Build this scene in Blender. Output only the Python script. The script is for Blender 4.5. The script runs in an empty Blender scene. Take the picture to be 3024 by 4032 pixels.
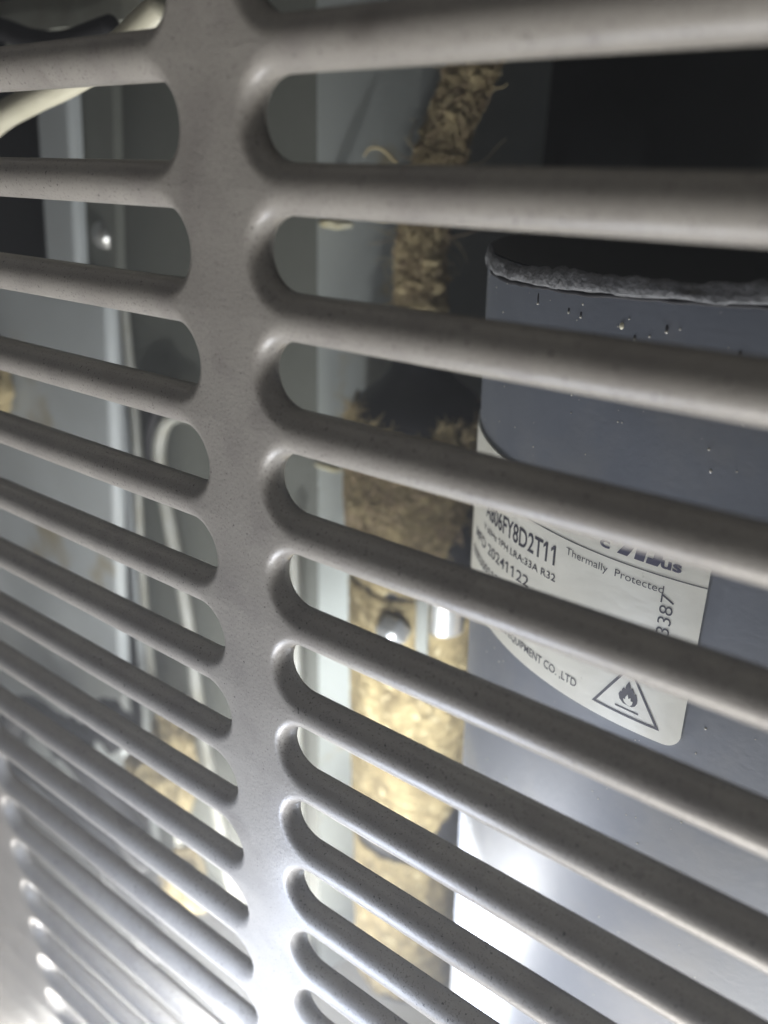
import bpy, math, random
import numpy as np
from mathutils import Vector, Matrix, noise
sc = bpy.context.scene
COL = sc.collection
random.seed(7)
MM = 0.001

# ------------------------------------------------------------------ camera
cam_d = bpy.data.cameras.new('camera'); cam = bpy.data.objects.new('camera', cam_d); COL.objects.link(cam)
Rm = Matrix(((0.79372271, 0.60827327, 0.0028094), (0.24789886, -0.31925334, -0.91467123), (-0.55547315, 0.72669177, -0.40418887)))
rgt, dwn, fwd = Rm[0], Rm[1], Rm[2]
M = Matrix((rgt, -dwn, -fwd)).transposed().to_4x4()
CAM = Vector((76.34, -68.58, -6.91))
M.translation = CAM * MM
cam.matrix_world = M
cam_d.sensor_fit = 'VERTICAL'; cam_d.sensor_height = 36; cam_d.lens = 3258.7 * 36 / 4032
cam_d.clip_start = 0.002; cam_d.clip_end = 20
cam_d.dof.use_dof = True; cam_d.dof.focus_distance = 0.122; cam_d.dof.aperture_fstop = 15
sc.camera = cam
# ------------------------------------------------------------------ world, light
w = bpy.data.worlds.new('World'); sc.world = w; w.use_nodes = True
bg = w.node_tree.nodes['Background']; bg.inputs[0].default_value = (1.0, 0.97, 0.93, 1); bg.inputs[1].default_value = 0.065
sc.view_settings.view_transform = 'Standard'; sc.view_settings.look = 'None'; sc.view_settings.exposure = 0.38; sc.view_settings.gamma = 1

def aim(o, target):
    d = Vector(target) * MM - o.location
    o.rotation_euler = d.to_track_quat('-Z', 'Y').to_euler()
def lamp(name, kind, loc, target, power, color, **kw):
    d = bpy.data.lights.new(name, kind); d.energy = power; d.color = color
    for k, v in kw.items(): setattr(d, k, v)
    o = bpy.data.objects.new(name, d); COL.objects.link(o); o.location = Vector(loc) * MM; aim(o, target); return o
# the hand torch held against the slots just below the frame, shining in and up
lamp('torch_light', 'SPOT', (13, -6, -172), (-62, 100, -184), 2.0, (0.93, 0.96, 1.0), spot_size=math.radians(104), spot_blend=0.55, shadow_soft_size=0.0015)
# added point lamp behind the sheet, filling in for wide torch spill
lamp('inner_fill', 'POINT', (-42, 14, -226), (0, 60, 0), 0.5, (0.97, 0.98, 1.0), shadow_soft_size=0.003)
# added point lamp outside, imitating bluish lens glare over the lower sheet
lamp('glare_fill', 'POINT', (-4, -40, -157), (0, 0, 0), 0.24, (0.72, 0.81, 1.0), shadow_soft_size=0.02)
# two area lamps added low in the cabinet, standing in for bounced torchlight
lamp('base_fill', 'AREA', (-125, 45, -310), (-170, 85, -60), 0.4, (1.0, 0.98, 0.92), size=0.12, shape='SQUARE')
lamp('side_fill', 'AREA', (120, 12, -300), (60, 45, -60), 0.55, (1.0, 0.99, 0.95), size=0.1, shape='SQUARE')
# soft area lamp added low in front to brighten the slat undersides
lamp('below_fill', 'AREA', (20, -420, -1050), (0, 0, -60), 10.5, (1.0, 0.94, 0.86), size=0.35, shape='SQUARE')

# ------------------------------------------------------------------ helpers
WORLD = {}
def tag(o, label=None, cat=None, group=None, kind=None):
    if label: o['label'] = label
    if cat: o['category'] = cat
    if group: o['group'] = group
    if kind: o['kind'] = kind
    return o
def thing(name, loc, label, cat, group=None):
    o = bpy.data.objects.new(name, None); COL.objects.link(o); o.location = Vector(loc) * MM; o.empty_display_size = 0.01
    WORLD[o.name] = Vector(loc); return tag(o, label, cat, group)
def link(name, me, loc, parent=None):
    o = bpy.data.objects.new(name, me); COL.objects.link(o)
    WORLD[o.name] = Vector(loc)
    if parent: o.parent = parent; o.location = (Vector(loc) - WORLD[parent.name]) * MM
    else: o.location = Vector(loc) * MM
    return o
def mesh(name, V, F, mat, parent=None, smooth=True):
    V = np.array(V, dtype=float); c = (V.min(0) + V.max(0)) / 2
    me = bpy.data.meshes.new(name); me.from_pydata(((V - c) * MM).tolist(), [], F)
    if mat: me.materials.append(mat)
    me.polygons.foreach_set('use_smooth', [smooth] * len(me.polygons)); me.update()
    return link(name, me, c, parent)
def box(x0, x1, y0, y1, z0, z1, b=0.0):
    V = [(x, y, z) for x in (x0, x1) for y in (y0, y1) for z in (z0, z1)]
    F = [(0, 1, 3, 2), (4, 6, 7, 5), (0, 4, 5, 1), (2, 3, 7, 6), (0, 2, 6, 4), (1, 5, 7, 3)]
    return V, F
class MB:
    def __init__(s): s.V = []; s.F = []
    def add(s, V, F):
        n = len(s.V); s.V += [tuple(v) for v in V]; s.F += [tuple(i + n for i in f) for f in F]; return s
    def build(s, name, mat, parent=None, smooth=True): return mesh(name, s.V, s.F, mat, parent, smooth)
def extrude(poly, d):            # closed 3-D outline pushed along d
    n = len(poly); d = Vector(d); V = [Vector(p) for p in poly]; V += [p + d for p in V]
    F = [tuple(range(n - 1, -1, -1)), tuple(range(n, 2 * n))] + [(i, (i + 1) % n, n + (i + 1) % n, n + i) for i in range(n)]
    return V, F
def spline(P, n):
    P = [Vector(p) for p in P]; P = [2 * P[0] - P[1]] + P + [2 * P[-1] - P[-2]]; out = []
    for i in range(1, len(P) - 2):
        for k in range(n):
            t = k / n; a, b, c, d = P[i - 1:i + 3]
            out.append(0.5 * ((2 * b) + (c - a) * t + (2 * a - 5 * b + 4 * c - d) * t * t + (3 * b - 3 * c + d - a) * t ** 3))
    out.append(P[-2]); return out
def tube(path, rad, sides=12, fn=None, cap=True):
    path = [Vector(p) for p in path]; V = []; F = []
    up = Vector((0.31, 0.2, 0.93)); t = (path[1] - path[0]).normalized(); n = t.cross(up).normalized()
    for i, p in enumerate(path):
        t = (path[min(i + 1, len(path) - 1)] - path[max(i - 1, 0)]).normalized()
        n = (n - t * n.dot(t)).normalized(); b = t.cross(n)
        for k in range(sides):
            a = 2 * math.pi * k / sides
            r = rad(i / (len(path) - 1)) if callable(rad) else rad
            d = n * math.cos(a) + b * math.sin(a)
            if fn: r = fn(p, d, r, i / (len(path) - 1))
            V.append(p + d * r)
    for i in range(len(path) - 1):
        for k in range(sides):
            F.append((i * sides + k, i * sides + (k + 1) % sides, (i + 1) * sides + (k + 1) % sides, (i + 1) * sides + k))
    if cap: F.append(tuple(range(sides - 1, -1, -1))); F.append(tuple(range(len(V) - sides, len(V))))
    return V, F
def lathe(cx, cy, prof, seg=96, fn=None, cap=False):
    V = []; F = []
    for j, (r, z) in enumerate(prof):
        for k in range(seg):
            a = 2 * math.pi * k / seg
            rr, zz = (fn(a, r, z, j) if fn else (r, z))
            V.append((cx + rr * math.sin(a), cy - rr * math.cos(a), zz))
    for j in range(len(prof) - 1):
        for k in range(seg):
            F.append((j * seg + k, j * seg + (k + 1) % seg, (j + 1) * seg + (k + 1) % seg, (j + 1) * seg + k))
    if cap: F.append(tuple(range(seg))); F.append(tuple(range(len(V) - seg, len(V))))
    return V, F

# ------------------------------------------------------------------ materials
def mat(name, col, rough=0.5, metal=0.0, spec=0.5, var=None, var_scale=40, bump=0.0, bump_scale=400, specks=None, patches=None):
    m = bpy.data.materials.new(name); m.use_nodes = True; nt = m.node_tree; N = nt.nodes; L = nt.links
    b = N['Principled BSDF']; b.inputs['Roughness'].default_value = rough; b.inputs['Metallic'].default_value = metal
    b.inputs['Specular IOR Level'].default_value = spec
    g = N.new('ShaderNodeNewGeometry'); pos = g.outputs['Position']
    def nz(scale, detail=4, rough_=0.55):
        n = N.new('ShaderNodeTexNoise'); n.inputs['Scale'].default_value = scale; n.inputs['Detail'].default_value = detail
        n.inputs['Roughness'].default_value = rough_; L.new(pos, n.inputs['Vector']); return n.outputs['Fac']
    def ramp(src, a, b_):
        r = N.new('ShaderNodeMapRange'); r.inputs['From Min'].default_value = a; r.inputs['From Max'].default_value = b_; L.new(src, r.inputs['Value']); return r.outputs['Result']
    def mix(fac, A, B):
        x = N.new('ShaderNodeMix'); x.data_type = 'RGBA'; L.new(fac, x.inputs['Factor'])
        for s, i in ((A, 6), (B, 7)):
            if hasattr(s, 'is_linked'): L.new(s, x.inputs[i])
            else: x.inputs[i].default_value = (*s, 1)
        return x.outputs[2]
    c = None
    if var: c = mix(ramp(nz(var_scale), 0.36, 0.64), col, var)
    if patches:
        pc, ps, pa, pb = patches; c = mix(ramp(nz(ps, 5), pa, pb), c if c is not None else col, pc)
    if specks:
        for sc_, scale, a, b_ in specks: c = mix(ramp(nz(scale, 2, 0.4), a, b_), c if c is not None else col, sc_)
    if c is None: b.inputs['Base Color'].default_value = (*col, 1)
    else: L.new(c, b.inputs['Base Color'])
    if bump:
        bn = N.new('ShaderNodeBump'); bn.inputs['Strength'].default_value = 1; bn.inputs['Distance'].default_value = bump
        L.new(nz(bump_scale, 5), bn.inputs['Height']); L.new(bn.outputs['Normal'], b.inputs['Normal'])
    return m
PANEL = mat('panel_paint', (0.345, 0.328, 0.298), 0.38, spec=0.45, var=(0.305, 0.288, 0.262), var_scale=70, bump=0.00006, bump_scale=1500,
            specks=[((0.07, 0.065, 0.06), 1900, 0.68, 0.74), ((0.22, 0.205, 0.19), 420, 0.70, 0.80), ((0.19, 0.175, 0.16), 3200, 0.60, 0.70), ((0.18, 0.165, 0.15), 75, 0.67, 0.82)], patches=((0.265, 0.248, 0.23), 130, 0.50, 0.74))
SHELL = mat('compressor_paint', (0.152, 0.170, 0.208), 0.5, spec=0.4, var=(0.168, 0.186, 0.224), patches=((0.21, 0.215, 0.22), 45, 0.52, 0.8), var_scale=90, bump=0.00004, bump_scale=900,
            specks=[((0.30, 0.30, 0.32), 800, 0.76, 0.80)])
LIP = mat('grey_fluff', (0.25, 0.255, 0.268), 0.95, spec=0.1, var=(0.16, 0.165, 0.175), var_scale=500, bump=0.0006, bump_scale=900)
SEAM_SHADE_PIT = mat('seam_shade_and_pit', (0.012, 0.012, 0.018), 0.7)  # painted shade along the seam, and the dark of the paint pits
LABEL = mat('label_vinyl', (0.84, 0.84, 0.77), 0.36, var=(0.77, 0.765, 0.69), var_scale=45, bump=0.00025, bump_scale=110, specks=[((0.3, 0.29, 0.25), 420, 0.74, 0.80)])
INK = mat('label_ink', (0.035, 0.035, 0.055), 0.5)
FOAM = mat('pale_foam', (0.40, 0.39, 0.30), 0.8, var=(0.36, 0.33, 0.2), var_scale=150)
INKB = mat('label_ink_blue', (0.05, 0.05, 0.10), 0.5)
FELT = mat('tan_felt', (0.48, 0.405, 0.235), 0.95, spec=0.1, var=(0.24, 0.19, 0.105), var_scale=190, bump=0.0012, bump_scale=420, specks=[((0.60, 0.50, 0.30), 380, 0.62, 0.72)])
MATTED = mat('matted_felt', (0.29, 0.235, 0.125), 0.95, spec=0.1, var=(0.12, 0.095, 0.05), var_scale=150, bump=0.0012, bump_scale=420, specks=[((0.46, 0.40, 0.25), 380, 0.60, 0.72)])
FIBRE_M = mat('matted_fibre', (0.35, 0.29, 0.16), 0.9, spec=0.1, var=(0.17, 0.13, 0.07), var_scale=110)
FIBRE = mat('tan_fibre', (0.56, 0.48, 0.29), 0.9, spec=0.1, var=(0.36, 0.29, 0.17), var_scale=90)
FIBRE_BR = mat('brown_fibre', (0.46, 0.36, 0.24), 0.9, spec=0.1, var=(0.27, 0.20, 0.13), var_scale=90)
DARKM = mat('black_enamel', (0.012, 0.013, 0.016), 0.5, var=(0.02, 0.02, 0.022), var_scale=120, bump=0.0002, bump_scale=300)
RUBBER = mat('black_rubber', (0.018, 0.018, 0.020), 0.65)
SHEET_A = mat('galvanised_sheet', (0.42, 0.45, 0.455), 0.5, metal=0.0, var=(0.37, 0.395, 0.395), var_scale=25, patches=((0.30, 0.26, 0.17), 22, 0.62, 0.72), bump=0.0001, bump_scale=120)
SHEET_B = mat('shaded_green_sheet', (0.135, 0.142, 0.125), 0.55, var=(0.115, 0.122, 0.105), var_scale=25, bump=0.0001, bump_scale=100)  # grey green, darkened to stand for shade on the partition
SHEET_C = mat('lit_pale_sheet', (0.42, 0.45, 0.43), 0.55, var=(0.38, 0.41, 0.39), var_scale=20, patches=((0.36, 0.31, 0.19), 26, 0.62, 0.70))  # paler tone puts the light on the return face into the colour
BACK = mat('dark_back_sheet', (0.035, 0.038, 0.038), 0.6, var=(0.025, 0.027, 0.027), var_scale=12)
PAN = mat('dusty_base_sheet', (0.32, 0.31, 0.28), 0.6, var=(0.22, 0.20, 0.16), var_scale=22)
CHROME = mat('zinc_plate', (0.60, 0.61, 0.59), 0.25, metal=0.75, bump=0.0001, bump_scale=260)
CREAM = mat('cream_plastic', (0.74, 0.71, 0.56), 0.4, var=(0.66, 0.63, 0.48), var_scale=60)
PIPE = mat('pale_pipe', (0.36, 0.37, 0.34), 0.4, var=(0.27, 0.265, 0.22), var_scale=70)
COPPER = mat('dull_copper', (0.42, 0.30, 0.19), 0.4, metal=0.5, var=(0.34, 0.27, 0.19), var_scale=80)
STRIP = mat('foam_strip', (0.30, 0.31, 0.27), 0.9, var=(0.22, 0.22, 0.18), var_scale=90)

# ------------------------------------------------------------------ louvred front panel (sheet in the plane y = 0, outside is -y)
P = 14.0; H = 0.61 * P; A = (P - H) / 2; B = 2.4; FL = 1.1; T = 0.7; RH = H / 2; RO = P / 2
NT = 9
PROF = []                                  # (offset from hole edge, depth), front face from crest to hole edge, then back again
for i in range(NT + 1):
    th = math.pi / 2 * i / NT; PROF.append((A * (1 - math.sin(th)), B * (1 - math.cos(th))))
PROF.append((0.0, B + FL)); PROF.append((T, B + FL)); PROF.append((T, B + 0.1))
for i in range(NT - 1, -1, -2):
    th = math.pi / 2 * i / NT; PROF.append((max(T, A * (1 - math.sin(th))) if i else A, T + (B - 0.2) * (1 - math.cos(th))))
panel = thing('louvered_panel', (0, 0, -330), 'grey painted louvered metal front panel with rows of round ended slots', 'louvered panel')
CXR = 4.9 + RH; EXT = 2.0; CXL = -6.8 - RH; CXF = -95.5 + RH
def ring_patch(mb, cx, zc, side):
    # half ring round one slot end; side=-1: the slot opens toward +x (its left end), +1: opens toward -x
    na = 24; rows = []
    for i in range(na + 1):
        a = math.pi / 2 + math.pi * i / na
        ca, sa = math.cos(a) * -side * 1.0, math.sin(a)
        kf = 1 - 0.42 * abs(ca)             # the roll is tighter round the very end of a slot
        rows.append([(cx + ca * (RH + o * kf), y, zc + sa * (RH + o * kf)) for o, y in PROF])
    # straight collar, so that the rim meets the slats with the same normals
    first = [(x - side * EXT, y, z) for x, y, z in rows[0]]; last = [(x - side * EXT, y, z) for x, y, z in rows[-1]]
    rows = [first] + rows + [last]; n = len(PROF); V = [v for r in rows for v in r]; F = []
    for i in range(len(rows) - 1):
        for k in range(n - 1):
            f = (i * n + k, i * n + k + 1, (i + 1) * n + k + 1, (i + 1) * n + k)
            F.append(f if side < 0 else f[::-1])
    mb.add(V, F)
    return [r[0] for r in rows[1:-1]]
def flat_fill(mb, outer, xs):
    V = []; F = []
    for p in outer: V.append(p); V.append((xs, 0.0, p[2]))
    for i in range(len(outer) - 1): F.append((2 * i, 2 * i + 1, 2 * i + 3, 2 * i + 2))
    mb.add(V, F)
K0, K1, KR1 = -4, 24, 14
def weld(o, d=1e-6):
    import bmesh
    bm = bmesh.new(); bm.from_mesh(o.data); bmesh.ops.remove_doubles(bm, verts=bm.verts, dist=d)
    bmesh.ops.recalc_face_normals(bm, faces=bm.faces); bm.to_mesh(o.data); bm.free()
    o.data.polygons.foreach_set('use_smooth', [True] * len(o.data.polygons))
def zc(k): return -k * P - RH
mb = MB()
for k in range(K0, K1):
    o1 = ring_patch(mb, CXR, zc(k), -1); flat_fill(mb, o1, 0.0)
    o2 = ring_patch(mb, CXL, zc(k), 1); flat_fill(mb, o2, 0.0)
web = mb.build('web', PANEL, panel); weld(web)
mb = MB()
for k in range(K0, K1):
    o1 = ring_patch(mb, CXF, zc(k), -1); flat_fill(mb, o1, -230.0)
edge = mb.build('blank_margin', PANEL, panel); weld(edge)
def slat_mesh(x0, x1, nx):
    prof = [(-o, y) for o, y in PROF]       # lower half, mirrored for the upper one
    loop = [(A - o, y) for o, y in PROF]
    low = [(-(A - o), y) for o, y in PROF]
    sec = low[::-1][0:0]
    up_ = [(z, y) for z, y in loop]; lo_ = [(z, y) for z, y in low]
    sec = lo_[::-1] + up_[1:]               # back edge below -> crest -> back edge above
    V = []; F = []; n = len(sec)
    for i in range(nx + 1):
        x = x0 + (x1 - x0) * i / nx
        V += [(x, y, z) for z, y in sec]
    for i in range(nx):
        for k in range(n - 1): F.append((i * n + k, i * n + k + 1, (i + 1) * n + k + 1, (i + 1) * n + k))
    return V, F
def make_slats(x0, x1, k0, k1):
    V, F = slat_mesh(x0, x1, 6); zz = lambda k: -k * P + A
    first = mesh('slat', [(x, y, z + zz(k0)) for x, y, z in V], F, PANEL, panel); weld(first)
    base = first.location.copy()
    for k in range(k0 + 1, k1):
        c = first.copy(); COL.objects.link(c); c.parent = panel; c.location = base + Vector((0, 0, -(k - k0) * P * MM))
make_slats(CXF + EXT, CXL - EXT, K0, K1 + 1)
make_slats(CXR + EXT, 125.0, K0, KR1)
# lower right: the sheet goes on below and outside what the photograph shows

# ------------------------------------------------------------------ cabinet interior
cab = thing('cabinet', (0, 150, -335), 'dark sheet metal cabinet interior behind the compressor', 'cabinet')
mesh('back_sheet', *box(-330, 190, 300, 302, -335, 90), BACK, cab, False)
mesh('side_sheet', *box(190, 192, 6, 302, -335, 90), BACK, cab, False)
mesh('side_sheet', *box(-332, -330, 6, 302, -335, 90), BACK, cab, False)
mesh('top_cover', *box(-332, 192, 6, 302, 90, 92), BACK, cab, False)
mesh('base_pan', *box(-332, 192, 6, 302, -337, -335), PAN, cab, False)

def zsheet(name, outline, thick, m, parent):        # outline [(x, z)] in plane y, given as (y, pts)
    y, pts = outline
    V, F = extrude([(x, y, z) for x, z in pts], (0, thick, 0)); return mesh(name, V, F, m, parent, False)
part = thing('partition', (-150, 100, -335), 'folded grey sheet metal partition left of the felt wrapped accumulator', 'partition')
def bend(name, pts, z0, z1, m, parent, tilt=0.0, thick=0.9, smooth=False):   # a folded strip: plan polyline pts, upright
    V = []; F = []; n = len(pts)
    P2 = [Vector((x, y, 0)) for x, y in pts]; nr = []
    for i in range(n):
        d = (P2[min(i + 1, n - 1)] - P2[max(i - 1, 0)]).normalized(); nr.append(Vector((-d.y, d.x, 0)))
    full = P2 + [P2[i] + nr[i] * thick for i in range(n - 1, -1, -1)]
    low = [(p.x + tilt * (z0), p.y, z0) for p in full]; hi = [(p.x + tilt * (z1), p.y, z1) for p in full]
    N = len(full); V = low + hi
    F = [tuple(range(N - 1, -1, -1)), tuple(range(N, 2 * N))] + [(i, (i + 1) % N, N + (i + 1) % N, N + i) for i in range(N)]
    return mesh(name, V, F, m, parent, smooth)
def arc(cx, cy, r, a0, a1, n=6): return [(cx + r * math.cos(math.radians(a0 + (a1 - a0) * i / n)), cy + r * math.sin(math.radians(a0 + (a1 - a0) * i / n))) for i in range(n + 1)]
# near sheet at far left: full width below, a narrow upright strip above
bend('sheet', [(-318, 86), (-144.5, 86)] + arc(-144.5, 88.5, 2.5, -90, 0) + [(-142, 90)], -334, -50, SHEET_A, part, tilt=0.155)
bend('upright_strip', [(-171, 85), (-157, 85)] + arc(-157, 87, 2, -90, 0) + [(-155, 89)], -50, 60, SHEET_A, part, tilt=0.163)
bend('recessed_strip', [(-156.5, 90), (-141.5, 90), (-141.5, 93)], -50, 60, SHEET_B, part, tilt=0.163)  # same sheet as its neighbour; the darker material paints its shading
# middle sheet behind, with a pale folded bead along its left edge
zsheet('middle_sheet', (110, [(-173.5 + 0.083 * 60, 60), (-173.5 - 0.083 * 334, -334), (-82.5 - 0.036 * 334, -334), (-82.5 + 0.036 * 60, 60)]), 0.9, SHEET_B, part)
bend('folded_bead', [(-176.2, 112)] + arc(-174.6, 108.6, 1.6, 180, 360) + [(-173.0, 109.9)], -334, 60, SHEET_A, part, tilt=0.083)
# return sheet going back from the fold, curved so that it fades into shade
bend('return_sheet', [(-82.3, 110), (-72.5, 142)] + [(-66 - 6.5 * (1 - t / 8) ** 2, 142 + 8 * t) for t in range(1, 9)], -334, 60, SHEET_C, part, tilt=0.036)
def screw(name, c, r, nrm, parent, m=CHROME):
    c = Vector(c); n = Vector(nrm).normalized(); q = Vector((0, 0, 1)).rotation_difference(n)
    prof = [(0.0, 0.62), (0.35, 0.6), (0.6, 0.5), (0.85, 0.25), (0.95, 0.1), (1.45, 0.06), (1.5, -0.1)]
    V = []; F = []; seg = 20
    for rr, h in prof:
        for k in range(seg):
            a = 2 * math.pi * k / seg; V.append(c + q @ Vector((rr * r * math.cos(a), rr * r * math.sin(a), h * r)))
    for j in range(len(prof) - 1):
        for k in range(seg): F.append((j * seg + k, (j + 1) * seg + k, (j + 1) * seg + (k + 1) % seg, j * seg + (k + 1) % seg))
    return mesh(name, V, F, m, parent)
screw('screw', (-152.6, 89.6, -31.8), 2.7, (0.5, -1, 0.1), part)
screw('screw', (-186, 85, -199), 3.4, (0.3, -1, 0.1), part)

# ------------------------------------------------------------------ pipes and hoses at left
def tube_thing(name, pts, r, m, label, cat, group=None, n=10, sides=16):
    o = mesh(name, *tube(spline(pts, n), r, sides), m); return tag(o, label, cat, group)
pb = thing('bent_pipe', (-150, 103, -300), 'pale pipe bent over at its top in front of the middle sheet, with black sleeve', 'pipe')
leg = [(-133, 102, -332), (-141.8, 102, -263), (-146.4, 102, -219), (-148, 102, -171), (-151.5, 102, -142), (-154.3, 102, -115), (-153.2, 102, -102), (-147.5, 102, -93), (-138, 102, -89), (-128, 102, -91), (-122, 102.5, -99), (-119, 103, -125), (-112, 104, -332)]
mesh('pipe', *tube(spline(leg, 10), 2.4, 16), PIPE, pb)
sl = [(-158.2, 102, -124), (-158.8, 102, -114), (-157.6, 102, -100), (-150.5, 102, -88.6), (-139.5, 102, -84.2)]
mesh('sleeve', *tube(spline(sl, 10), 2.5, 14), RUBBER, pb)
tube_thing('white_tube', [(-89.0, 103, -117), (-89.5, 101, -124), (-89.5, 101, -134), (-91.5, 101, -201), (-92.6, 101, -270), (-93, 101, -333)], 1.7, PIPE, 'pale upright tube just left of the felt jacket, beside the partition fold', 'tube')
tube_thing('grey_cable', [(-172, 103, -330), (-177, 103, -220), (-174.2, 103, -153), (-168.5, 104, -100), (-167, 104, -60), (-163, 105, 40)], 1.6, PIPE, 'thin grey cable running up beside the bent pipe', 'cable')
tube_thing('conduit', [(-136, 40, -12), (-125, 40, -6), (-113.3, 40, -1.5), (-99.5, 40, 1.8), (-85.8, 40, 4.6), (-72, 41, 9), (-58, 43, 16)], 2.7, CREAM, 'cream white plastic conduit arching behind the upper left slots', 'conduit')
tube_thing('black_hose', [(-175, 62, 14), (-150, 61, 20), (-128, 60, 16), (-115, 60, 14.8), (-100, 60, 16.3), (-97, 60, 16.6)], 2.6, RUBBER, 'short black hose crossing the topmost left slot', 'hose')
st = thing('foam_strip', (-110, 66, 20), 'dirty pale foam strip behind the black hose at the top left', 'foam strip')
V, F = box(-150, -72, 66, 70, 13.5, 17.5); mesh('strip_edge', V, F, STRIP, st, False)
V, F = box(-150, -72, 64, 70, 18.5, 26); mesh('strip_body', V, F, STRIP, st, False)
for i, pts in enumerate([[(-240, 66, -260), (-214, 62, -222), (-190, 60, -214), (-165, 62, -226), (-140, 66, -262)],
                         [(-260, 70, -300), (-226, 66, -262), (-196, 62, -250), (-168, 62, -262), (-140, 64, -310)]]):
    tube_thing('black_cable', pts, 6.0, RUBBER, ['thick black cable looping behind the lower left slots, upper of two', 'thick black cable looping behind the lower left slots, lower of two'][i], 'cable', 'black cables at the lower left')

# ------------------------------------------------------------------ fibre helper
def strands(name, gen, count, m, parent, seed=1, seg=7, r=0.22, length=7, curl=2.2, hug=None):
    rnd = random.Random(seed); mb = MB()
    for i in range(count):
        p, n, t = gen(rnd); p = Vector(p); n = Vector(n).normalized()
        d = (Vector(t) + Vector([rnd.gauss(0, 0.7) for _ in range(3)]) + n * rnd.uniform(-0.1, 0.3)).normalized()
        L = length * rnd.uniform(0.5, 1.4); path = [p.copy()]; w_ = Vector([rnd.gauss(0, 1) for _ in range(3)]).normalized(); cu = rnd.uniform(0.3, 1.0) * curl
        for s in range(seg):
            d = (Matrix.Rotation(cu / seg * 2, 3, w_) @ d - n * 0.10).normalized(); p = p + d * (L / seg); p = hug(p, s / seg) if hug else p; path.append(p.copy())
        rr = r * rnd.uniform(0.6, 1.5)
        V, F = tube(path, lambda t_: rr * (1.0 - 0.5 * t_), 4, cap=False); mb.add(V, F)
    o = mb.build(name, m, parent); o['kind'] = 'stuff'; return o
def nz(v, s): return noise.noise(Vector(v) * s)

# ------------------------------------------------------------------ pipe wrapped in fibrous insulation, rising from the accumulator
wp = thing('wrapped_pipe', (-55.3, 120, -62), 'thin pipe lagged in ragged tan fibre rising out of the accumulator top', 'lagged pipe')
wpath = spline([(-55.2, 120, -63), (-55.5, 120, -42), (-55.2, 120, -27.5), (-52.6, 122, -13.8), (-49.4, 123.8, 0), (-45, 126.8, 12.3), (-40, 129.5, 25), (-32, 134, 45), (-24, 140, 70)], 26)
mesh('pipe', *tube(wpath, 3.2, 14), COPPER, wp)
def lag(p, d, r, t):
    k = 0.85 * abs(nz(p + d * 6, 0.16)) * 4.6 + 1.35 * nz(p + d * 6, 0.45) + 0.55 * nz(p + d * 6, 1.1)
    return r - 1.6 + k
i0 = 6
mesh('lagging', *tube(wpath[i0:], lambda t: 7.1 - 2.6 * min(t, 0.5), 44, lag), FELT, wp)
def gen_wp(rnd):
    i = int(rnd.uniform(i0, len(wpath) * 0.84)); p = wpath[i]; t = (wpath[i + 1] - wpath[i - 1]).normalized()
    a = rnd.uniform(0, 2 * math.pi); n = Vector((math.cos(a), math.sin(a), 0)); n = (n - t * n.dot(t)).normalized()
    return p + n * rnd.uniform(4.6, 6.4), n, n.cross(t) + t * rnd.uniform(-0.5, 0.5)
def t0(q): return 1.0 if q.z > -8 else 0.0
def hug_wp(p, t):
    q = min(wpath, key=lambda c: (c - p).length_squared); d = p - q; l = d.length
    target = 6.2 - 1.0 * t0(q) + 1.5 * abs(nz(p, 0.35)) * 2
    return q + d * ((target * 0.7 + l * 0.3) / max(l, 0.5)) if l < 9 else p
strands('fibre', gen_wp, 1700, FIBRE, wp, 3, seg=10, r=0.13, length=13, curl=3.6, hug=hug_wp)
strands('fibre', gen_wp, 700, FIBRE_BR, wp, 5, seg=10, r=0.16, length=12, curl=3.6, hug=hug_wp)
strands('fibre', gen_wp, 60, FIBRE, wp, 8, seg=7, r=0.2, length=6, curl=2.4)
V, F = tube(spline([(-60.5, 115.5, -11), (-63.5, 113.4, -7.6), (-66.2, 111.6, -7.4), (-67.6, 110.8, -9.2)], 6), lambda t: 0.55 - 0.3 * t, 6)
mesh('stray_tuft', V, F, FIBRE, wp)

# ------------------------------------------------------------------ accumulator
AX, AY = -54.3, 118.3
acc = thing('accumulator', (AX, AY, -300), 'dark accumulator bottle jacketed in tan felt left of the compressor', 'accumulator')
prof = [(0.5, -56), (7.6, -56.2), (7.9, -62), (8.8, -64.2), (11.2, -67), (14.3, -69.4), (16.8, -71.6), (18.3, -74), (19.0, -77), (19.2, -82), (19.2, -300), (14, -306), (0.5, -307)]
mesh('bottle', *lathe(AX, AY, prof, 64), DARKM, acc)
def jag(a): return 4.2 * nz((math.sin(a) * 9, math.cos(a) * 9, 3), 0.33) + 2.2 * nz((math.sin(a) * 30, math.cos(a) * 30, 7), 0.33) + 1.2 * abs(nz((a * 20, 1, 4), 0.7))
def jacket(z1, z0, rows, seed, top_jag=True, lift=0):
    prof = [(19.6, z1)] + [(20.3, z1 + (z0 - z1) * j / rows) for j in range(rows + 1)] + [(19.4, z0)]
    def fn(a, r, z, j):
        q = Vector((math.sin(a) * 20, math.cos(a) * 20, z + seed))
        rr = r + (1.0 * math.sin(math.pi * min(1, max(0, (z - z0) / (z1 - z0)))) if lift > 20 else 0) + 0.55 * nz(q, 0.17) + 0.35 * nz(q, 0.5) + 0.25 * nz(q, 1.1)
        f = min(1, max(0, (z - z0) / (z1 - z0))); aa = a if a < math.pi else a - 2 * math.pi
        rise = max(0.0, min(1.1, aa - 0.65)) * lift * (1 - f)
        return rr - 0.9 * max(0, 0.12 - f) / 0.12 * (lift > 0), z + rise + (jag(a) * 1.5 * f ** 2 if top_jag else 0.6 * nz(q, 0.2)) - (0.7 * jag(a + 2) * (1 - f) ** 2)
    return lathe(AX, AY, prof, 140, fn)
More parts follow.
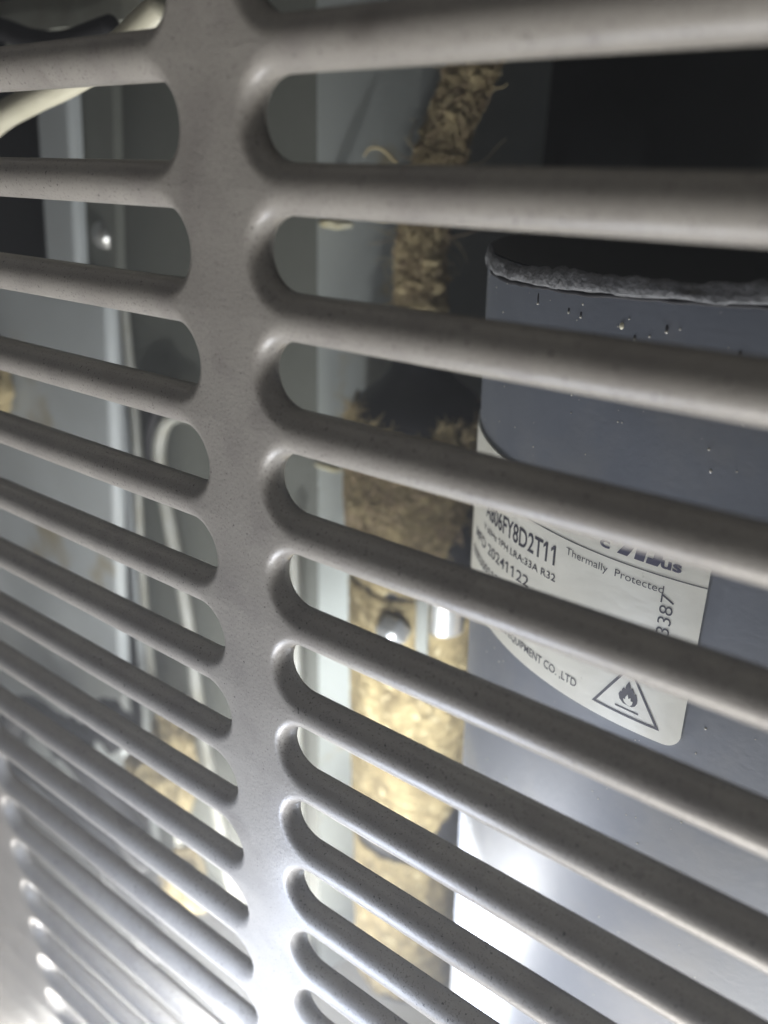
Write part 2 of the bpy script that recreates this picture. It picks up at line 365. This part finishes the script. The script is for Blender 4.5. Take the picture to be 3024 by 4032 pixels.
mesh('felt_jacket', *jacket(-77.2, -126, 40, 0, True, 30), MATTED, acc)
mesh('felt_jacket', *jacket(-127.5, -222, 60, 40, False, 14), MATTED, acc)
mesh('felt_jacket', *jacket(-229, -296, 40, 90, False), MATTED, acc)
def gen_acc(z1, z0, lift=0):
    def g(rnd):
        a = rnd.uniform(-1.2, 2.0); z = rnd.uniform(z0 + max(0, a - 0.6) * lift, z1); n = Vector((math.sin(a), -math.cos(a), 0))
        return Vector((AX, AY, z)) + n * 20.3, n, Vector((math.cos(a), math.sin(a), rnd.uniform(-1.2, 1.2)))
    return g
def gen_top(rnd):
    a = rnd.uniform(-1.3, 2.2); n = Vector((math.sin(a), -math.cos(a), 0))
    return Vector((AX, AY, -77.2 + jag(a) * 1.5 - 1.2)) + n * 20.0, n, Vector((math.cos(a) * 0.3, math.sin(a) * 0.3, 1.0))
def hug_acc(p, t):
    d = Vector((p.x - AX, p.y - AY, 0)); l = d.length; return Vector((AX, AY, p.z)) + d * ((20.7 + (math.sin(math.pi * min(1, max(0, (p.z + 126) / 50))) if p.z > -126 else 0) + 0.5 * nz(p, 0.6)) / l)
strands('fibre', gen_acc(-80, -120, 30), 900, FIBRE_M, acc, 11, seg=6, r=0.13, length=8, curl=1.6, hug=hug_acc)
strands('fibre', gen_acc(-80, -120, 30), 500, FIBRE_BR, acc, 31, seg=6, r=0.14, length=8, curl=1.6, hug=hug_acc)
strands('fibre', gen_acc(-129, -216, 16), 1400, FIBRE_M, acc, 12, seg=6, r=0.12, length=8, curl=1.4, hug=hug_acc)
strands('fibre', gen_top, 420, FIBRE, acc, 13, seg=5, r=0.15, length=4.2, curl=0.8)
# clamp band with nut and sleeve
V, F = [], []
for i in range(25):
    a_ = math.radians(62 + 90 * i / 24)
    for r_, z_ in ((20.6, -126.5), (21.6, -126.5), (21.6, -129.3), (20.6, -129.3)): V.append((AX + r_ * math.sin(a_), AY - r_ * math.cos(a_), z_))
for i in range(24):
    for k in range(4): F.append((i * 4 + k, i * 4 + (k + 1) % 4, i * 4 + 4 + (k + 1) % 4, i * 4 + 4 + k))
F += [(0, 1, 2, 3), (99, 98, 97, 96)]
mesh('clamp_band', V, F, CHROME, acc, False)
def rad_dir(a): return Vector((math.sin(a), -math.cos(a), 0))
def hexnut(c, n, r, h, m, name):
    q = Vector((0, 0, 1)).rotation_difference(n.normalized()); V = []; F = []; rings = []
    for rr, hh, hexy in ((r * 0.98, 0, True), (r, 0.12 * h, True), (r, 0.72 * h, True), (r * 0.86, 0.86 * h, False), (r * 0.55, h * 1.25, False), (r * 0.2, h * 1.42, False)):
        for k in range(24):
            a = 2 * math.pi * k / 24; f = (math.cos(math.pi / 6) / math.cos((a % (math.pi / 3)) - math.pi / 6)) if hexy else 0.97
            V.append(c + q @ Vector((rr * f * math.cos(a), rr * f * math.sin(a), hh)))
    for j in range(5):
        for k in range(24): F.append((j * 24 + k, j * 24 + (k + 1) % 24, (j + 1) * 24 + (k + 1) % 24, (j + 1) * 24 + k))
    F.append(tuple(range(120, 144))); return mesh(name, V, F, m, acc)
ad = math.radians(41)
hexnut(Vector((AX, AY, -135.2)) + rad_dir(math.radians(20)) * 20.3, rad_dir(math.radians(4)) + Vector((0, 0, -0.6)), 5.4, 5.5, CHROME, 'dome_nut')
c0 = Vector((AX, AY, 0)); t_ = Vector((math.cos(ad), math.sin(ad), 0)); n_ = rad_dir(ad)
pl = [c0 + n_ * 22.6 + t_ * x + Vector((0, 0, z)) for x, z in ((-1.7, -125), (1.7, -125), (1.7, -151), (-1.7, -151))]
mesh('bracket_plate', *extrude(pl, n_ * -4.5), SHEET_B, acc, False)
ad2 = math.radians(64); pc = c0 + rad_dir(ad2) * 19.0
V, F = tube([pc + Vector((0, 0, z)) for z in (-125, -125.5, -128, -131, -134, -137, -137.5)], lambda t: 5.6, 32); mesh('sleeve', V, F, CHROME, acc)

tube_thing('thin_copper_pipe', [(-22.5, 112, -330), (-22.5, 112, -230), (-22.8, 112, -180), (-23, 112.5, -140), (-22.5, 116, -122)], 1.9, COPPER, 'thin dull copper pipe upright between accumulator and compressor', 'pipe')

# tan felt pieces seen through the left slots
def clump(name, c, rx, ry, rz, label, fibres=120, seed=1):
    t = thing(name, c, label, {'foam_scrap': 'foam', 'rubber_lump': 'rubber'}.get(name, 'felt')); V = []; F = []; c = Vector(c); ns, nr = 28, 18
    for j in range(nr + 1):
        th = math.pi * j / nr
        for k in range(ns):
            a = 2 * math.pi * k / ns; d = Vector((math.sin(th) * math.cos(a), math.sin(th) * math.sin(a), math.cos(th)))
            s = 1 + 0.35 * nz(d * 2 + Vector((seed, 0, 0)), 1.0) + 0.18 * nz(d * 5, 1.0); V.append(c + Vector((d.x * rx, d.y * ry, d.z * rz)) * s)
    for j in range(nr):
        for k in range(ns): F.append((j * ns + k, (j + 1) * ns + k, (j + 1) * ns + (k + 1) % ns, j * ns + (k + 1) % ns))
    mesh('body', V, F, FOAM if 'foam' in name else RUBBER if 'rubber' in name else FELT, t)
    def g(rnd):
        d = Vector([rnd.gauss(0, 1) for _ in range(3)]).normalized(); d.y = -abs(d.y)
        return c + Vector((d.x * rx, d.y * ry, d.z * rz)), d, Vector([rnd.gauss(0, 1) for _ in range(3)])
    if fibres: strands('fibre', g, fibres, FIBRE, t, seed, seg=6, r=0.16, length=8, curl=2.4)
    return t
clump('felt_scrap', (-221, 80, -86), 12, 6, 13, 'shaggy tan felt scrap at the left edge of the photo on the grey sheet', 140, 2)
clump('felt_scrap', (-152, 92, -236), 9, 8, 26, 'tan felt lump at the foot of the bent pipe', 120, 4)
clump('foam_scrap', (-77, 110, -25.6), 5.5, 1.6, 1.7, 'pale foam scrap with bright tip on the partition fold, behind the second right slot', 0, 9)
clump('foam_scrap', (-81, 109.5, -96.5), 5.5, 1.4, 1.3, 'pale foam scrap on the partition fold beside the felt jacket', 0, 10)
clump('rubber_lump', (-166, 74, -213), 12, 7, 9, 'dark rubber lump low behind the left slots, beside brown felt', 0, 14)
clump('rubber_lump', (-203, 74, -238), 15, 7, 9, 'dark rubber lump lowest at the left edge behind the slots', 0, 15)
clump('felt_scrap', (-142, 72, -226), 14, 7, 11, 'brown felt lump between the dark rubber and the bent pipe', 60, 16)
clump('felt_scrap', (-128, 72, -268), 10, 8, 14, 'reddish tan felt lump low behind the left slots', 80, 6)

# ------------------------------------------------------------------ compressor
CX, CY, RC = 47.8, 98.0, 60.0
comp = thing('compressor', (CX, CY, -335), 'dark blue grey painted compressor shell with white printed label', 'compressor')
def cyl(s, z, r=RC):
    a = s / RC; return Vector((CX + r * math.sin(a), CY - r * math.cos(a), z))
def shellfn(a, r, z, j):
    q = Vector((math.sin(a) * 60, math.cos(a) * 60, z)); return r + 0.10 * nz(q, 0.05) + 0.05 * nz(q, 0.2), z
prof = [(60, -23.6 - 3.0 * j) for j in range(95)] + [(56, -316), (40, -325), (1, -326)]
mesh('shell', *lathe(CX, CY, prof, 180, shellfn), SHELL, comp)
mesh('top_plate', *lathe(CX, CY, [(59.7, -23.4), (30, -23.3), (0.3, -23.2)], 96), BACK, comp)
def rimtilt(a):
    s = (a if a < math.pi else a - 2 * math.pi) * 60
    return 0.048 * (max(-75, min(35, s)) + 24) + (1.6 * math.exp(-((s + 58) / 5) ** 2))
def lipfn(a, r, z, j):
    s = a * 60; q = Vector((math.sin(a) * 60, math.cos(a) * 60, z * 1.5))
    up = 0.5 * nz((s, 0, 2), 0.09) + 0.5 * nz((s, 0, 5), 0.35) + 0.35 * nz((s, j, 8), 1.1)
    tl = rimtilt(a)
    return r + 0.15 * nz(q, 0.35) + 0.12 * nz(q, 1.3), z + tl + (up if z > -24 else 0.4 * nz((s, 0, 5), 0.25))
lp = [(60.0, -25.5), (60.3, -25.35), (60.5, -24.9), (60.5, -24.2), (60.4, -23.7), (60.3, -23.2), (60.1, -22.85), (59.8, -22.8), (59.5, -23.2), (59.4, -25.5)]
mesh('torn_rim', *lathe(CX, CY, lp, 700, lipfn), LIP, comp)
def seamfn(a, r, z, j): s = a * 60; return r, z + rimtilt(a) + 0.35 * nz((s, 0, 3), 0.12) + 0.2 * nz((s, 0, 9), 0.5)
mesh('seam_shade', *lathe(CX, CY, [(60.0, -25.2), (60.25, -25.3), (60.28, -25.8), (60.0, -25.95)], 500, seamfn), SEAM_SHADE_PIT, comp)  # dark ring put in for the shadow line under the torn rim
# paint runs, pits and specks on the shell
def bead_blob(mb, s, z, rs, rz, h):
    V = []; F = []; n = 8
    V.append(cyl(s, z, RC + h))
    for rr, hh in ((0.6, 0.75), (1.0, -0.1)):
        for k in range(n): a = 2 * math.pi * k / n; V.append(cyl(s + rs * rr * math.cos(a), z + rz * rr * math.sin(a), RC + h * hh))
    for k in range(n): F.append((0, 1 + k, 1 + (k + 1) % n)); F.append((1 + k, 1 + n + k, 1 + n + (k + 1) % n, 1 + (k + 1) % n))
    mb.add(V, F)
rnd = random.Random(4); mb = MB(); md = MB()
for i in range(230):
    s, z = rnd.uniform(-58, 14), -27 - rnd.random() ** 1.3 * 150
    if -90.8 < z < -55 and s < 4: continue
    q = rnd.uniform(0.07, 0.20); bead_blob(mb, s, z, q, q * rnd.uniform(0.9, 1.6), q * 0.8)
for s, z, rz in ((-31.5, -27.6, 0.8), (-18.6, -31.2, 0.75), (-24.0, -28.2, 0.35), (-21.5, -28.4, 0.4), (-7.6, -28.2, 0.45), (-12, -30, 0.3), (2, -30, 0.4), (7.4, -80, 0.5), (9, -95, 0.5), (-2.5, -97, 0.35)):
    bead_blob(md, s, z, 0.22, rz, 0.12); bead_blob(mb, s, z - rz * 1.1, 0.22, 0.25, 0.22)
o = mb.build('paint_nib', mat('pale_grit', (0.55, 0.54, 0.50), 0.4), comp); o['kind'] = 'stuff'
o = md.build('paint_pit', SEAM_SHADE_PIT, comp); o['kind'] = 'stuff'
mf = MB(); bead_blob(mf, -14.2, -28.9, 0.42, 0.55, 0.25); mf.build('cream_flake', CREAM, comp)

# label -------------------------------------------------------------
S0, S1, Z0, Z1, RL = -72.0, 3.3, -90.2, -55.7, RC + 0.34
cols = [S0 + (S1 - S0) * i / 90 for i in range(91)]; V = []; F = []
ss = [s for s in cols if s < S1 - 2.6] + [S1 - 2.5 + 2.5 * math.sin(math.pi / 2 * i / 8) for i in range(9)]
for s in ss:
    d = max(0.0, s - (S1 - 2.5)); c = 2.5 - math.sqrt(max(0, 6.25 - d * d))
    for r_, in ((RL,),):
        V += [cyl(s, Z0 + c, RC - 0.1), cyl(s, Z0 + c, r_), cyl(s, (Z0 + Z1) / 2, r_), cyl(s, Z1 - c, r_), cyl(s, Z1 - c, RC - 0.1)]
for i in range(len(ss) - 1):
    for k in range(4): F.append((i * 5 + k, (i + 1) * 5 + k, (i + 1) * 5 + k + 1, i * 5 + k + 1))
label = mesh('label_sticker', V, F, LABEL, comp, False)
RI = RL + 0.05
def ink(polys, faces, m=INK, name='printed_mark'):
    return mesh(name, [cyl(s, z, RI) for s, z in polys], faces, m, label, False)
def text(body, s, z, h, width=None, rot=0, bold=0.0, m=INK, mirror=False, shear=0.0, slope=0.0, anchor='l', spacing=1.0):
    cu = bpy.data.curves.new('txt', 'FONT'); cu.body = body; cu.resolution_u = 4; cu.offset = bold; cu.shear = shear; cu.space_character = spacing
    ob = bpy.data.objects.new('txt', cu); COL.objects.link(ob); dg = bpy.context.evaluated_depsgraph_get()
    me = bpy.data.meshes.new_from_object(ob.evaluated_get(dg)); bpy.data.objects.remove(ob); bpy.data.curves.remove(cu)
    V = [v.co.copy() for v in me.vertices]; F = [tuple(p.vertices) for p in me.polygons]; bpy.data.meshes.remove(me)
    def right(t):
        c2 = bpy.data.curves.new('txt', 'FONT'); c2.body = t; c2.offset = bold; c2.resolution_u = 2; o2 = bpy.data.objects.new('txt', c2); COL.objects.link(o2); d2 = bpy.context.evaluated_depsgraph_get()
        m2 = bpy.data.meshes.new_from_object(o2.evaluated_get(d2)); xs = [v.co.x for v in m2.vertices]; r_ = (min(xs), max(xs)); bpy.data.objects.remove(o2); bpy.data.curves.remove(c2); bpy.data.meshes.remove(m2); return r_
    if '1' in body and len(body) < 24:
        bw = right('1'); bw = bw[1] - bw[0]; top = max(v.y for v in V)
        for i, ch in enumerate(body):
            if ch == '1':
                xl = right(body[:i + 1])[1] - bw; n = len(V)
                V += [Vector((xl + 0.01, top, 0)), Vector((xl - 0.16, top - 0.13, 0)), Vector((xl - 0.16, top - 0.13 - bw * 1.1, 0)), Vector((xl + 0.01, top - bw * 1.2, 0))]; F.append((n, n + 1, n + 2, n + 3))
    x0, x1 = min(v.x for v in V), max(v.x for v in V); k = h / 0.70; kx = (width / (x1 - x0)) if width else k
    out = []
    for v in V:
        x = (v.x - x0) * kx; y = v.y * k
        if mirror: x = (x1 - x0) * kx - x
        if anchor == 'r': x -= (x1 - x0) * kx
        if rot: x, y = -y, x
        out.append((s + x, z + y + slope * x))
    return ink(out, F, m, 'lettering')
def line(pts, wd, m=INK, closed=False):
    if closed: pts = [tuple(Vector(pts[i]).lerp(Vector(pts[(i + 1) % len(pts)]), t / 8)) for i in range(len(pts)) for t in range(8)]
    n = len(pts); V = []; F = []
    for i in range(n):
        a = Vector(pts[(i - 1) % n if closed else max(i - 1, 0)]); b = Vector(pts[(i + 1) % n if closed else min(i + 1, n - 1)]); p = Vector(pts[i])
        if closed:
            d1 = (p - a).normalized(); d2 = (b - p).normalized(); nn = (Vector((-d1.y, d1.x)) + Vector((-d2.y, d2.x))).normalized(); sc_ = 1 / max(0.3, nn.dot(Vector((-d1.y, d1.x))))
        else:
            d = (b - a).normalized(); nn = Vector((-d.y, d.x)); sc_ = 1
        V.append(p + nn * wd / 2 * sc_); V.append(p - nn * wd / 2 * sc_)
    for i in range(n if closed else n - 1): j = (i + 1) % n; F.append((2 * i, 2 * i + 1, 2 * j + 1, 2 * j))
    return ink([tuple(v) for v in V], F, m)
line([(S0 + 75.28 * i / 60, -62.75 + 0.012 * (S0 + 75.28 * i / 60 + 26)) for i in range(61)], 0.18)
text('A806FY8D2T11', -21.6, -68.2, 3.4, 23.6, bold=0.012, anchor='r', slope=0.05)
text('V 60Hz 1PH LRA:33A R32', -21.1, -71.0, 1.3, 25.0, anchor='r', bold=0.004, slope=0.05)
text('MFD 20241122', -27.5, -75.25, 2.1, 24.5, anchor='r', bold=0.004, slope=0.05)
text('0000300113387', -32.5, -79.9, 1.9, 22.0, anchor='r', bold=0.004, slope=0.05)
text('Thermally  Protected', -2.5, -65.15, 1.25, 16.9, anchor='r', bold=-0.004)
text('REFRIGERATION EQUIPMENT CO. ,LTD', -14.6, -87.6, 1.55, 31.5, anchor='r', bold=0.002)
text('3387', -0.8, -71.7, 2.0, 6.6, rot=1, bold=-0.006)
text('1', -0.8, -73.3, 2.0, 0.5, rot=1, bold=-0.006)
text('c', -13.3, -61.2, 1.75, 1.75, bold=0.03, m=INKB)
text('us', -3.5, -61.2, 1.75, 3.0, bold=0.03, m=INKB)
# recognised component mark: reversed R joined to a slanted U
def quadstrip(pts): ink(pts, [tuple(range(len(pts)))], INKB)
quadstrip([(-10.3, -61.3), (-8.6, -61.3), (-7.6, -59.6), (-8.6, -58.7)])
quadstrip([(-7.5, -61.3), (-6.0, -61.3), (-5.3, -57.0), (-6.9, -57.0)])
quadstrip([(-8.8, -58.6), (-6.6, -58.6), (-6.5, -57.2), (-8.6, -57.2)])
quadstrip([(-5.7, -61.3), (-3.9, -61.3), (-3.4, -60.3), (-5.5, -60.3)])
quadstrip([(-4.7, -60.3), (-3.4, -60.3), (-2.9, -57.0), (-4.2, -57.0)])
# flammable warning triangle
line([(-5.7, -79.0), (-11.0, -87.9), (-0.25, -87.9)], 0.42, closed=True)
fl = [(-5.2, -86.0), (-6.0, -85.9), (-6.7, -85.3), (-6.95, -84.5), (-6.7, -83.9), (-6.45, -84.2), (-6.5, -83.5), (-6.2, -83.0), (-6.0, -83.3), (-5.9, -82.5), (-5.5, -81.6), (-5.2, -82.3), (-5.1, -82.9), (-4.85, -82.6), (-4.55, -83.1), (-4.4, -83.6), (-4.15, -83.4), (-3.85, -84.2), (-3.8, -84.9), (-4.1, -85.6), (-4.6, -85.95)]
inn = [(-5.3, -85.9), (-5.9, -85.5), (-6.1, -85.0), (-5.75, -85.1), (-5.75, -84.6), (-5.45, -84.0), (-5.25, -84.7), (-4.9, -84.4), (-4.85, -85.0), (-4.5, -84.9), (-4.55, -85.5), (-4.9, -85.9)]
def fan(pts, m, r): c = (sum(p[0] for p in pts) / len(pts), sum(p[1] for p in pts) / len(pts)); mesh('flame', [cyl(*c, r)] + [cyl(s, z, r) for s, z in pts], [(0, 1 + i, 1 + (i + 1) % len(pts)) for i in range(len(pts))], m, label, False)
fan(fl, INK, RI); fan(inn, LABEL, RI + 0.04)
line([(-7.3, -86.75), (-3.4, -86.75)], 0.3)

# ------------------------------------------------------------------ scattering box added to imitate lens glare from the torch
hz = bpy.data.materials.new('glare_air'); hz.use_nodes = True; nt = hz.node_tree; nt.nodes.remove(nt.nodes['Principled BSDF'])
pv = nt.nodes.new('ShaderNodeVolumePrincipled'); pv.inputs['Color'].default_value = (0.9, 0.93, 1.0, 1); pv.inputs['Density'].default_value = 0.45; pv.inputs['Anisotropy'].default_value = 0.55
nt.links.new(pv.outputs['Volume'], nt.nodes['Material Output'].inputs['Volume'])
hb = mesh('glare_haze', *box(-700, 700, -900, 700, -1400, 200), hz, None, False); hb['kind'] = 'stuff'
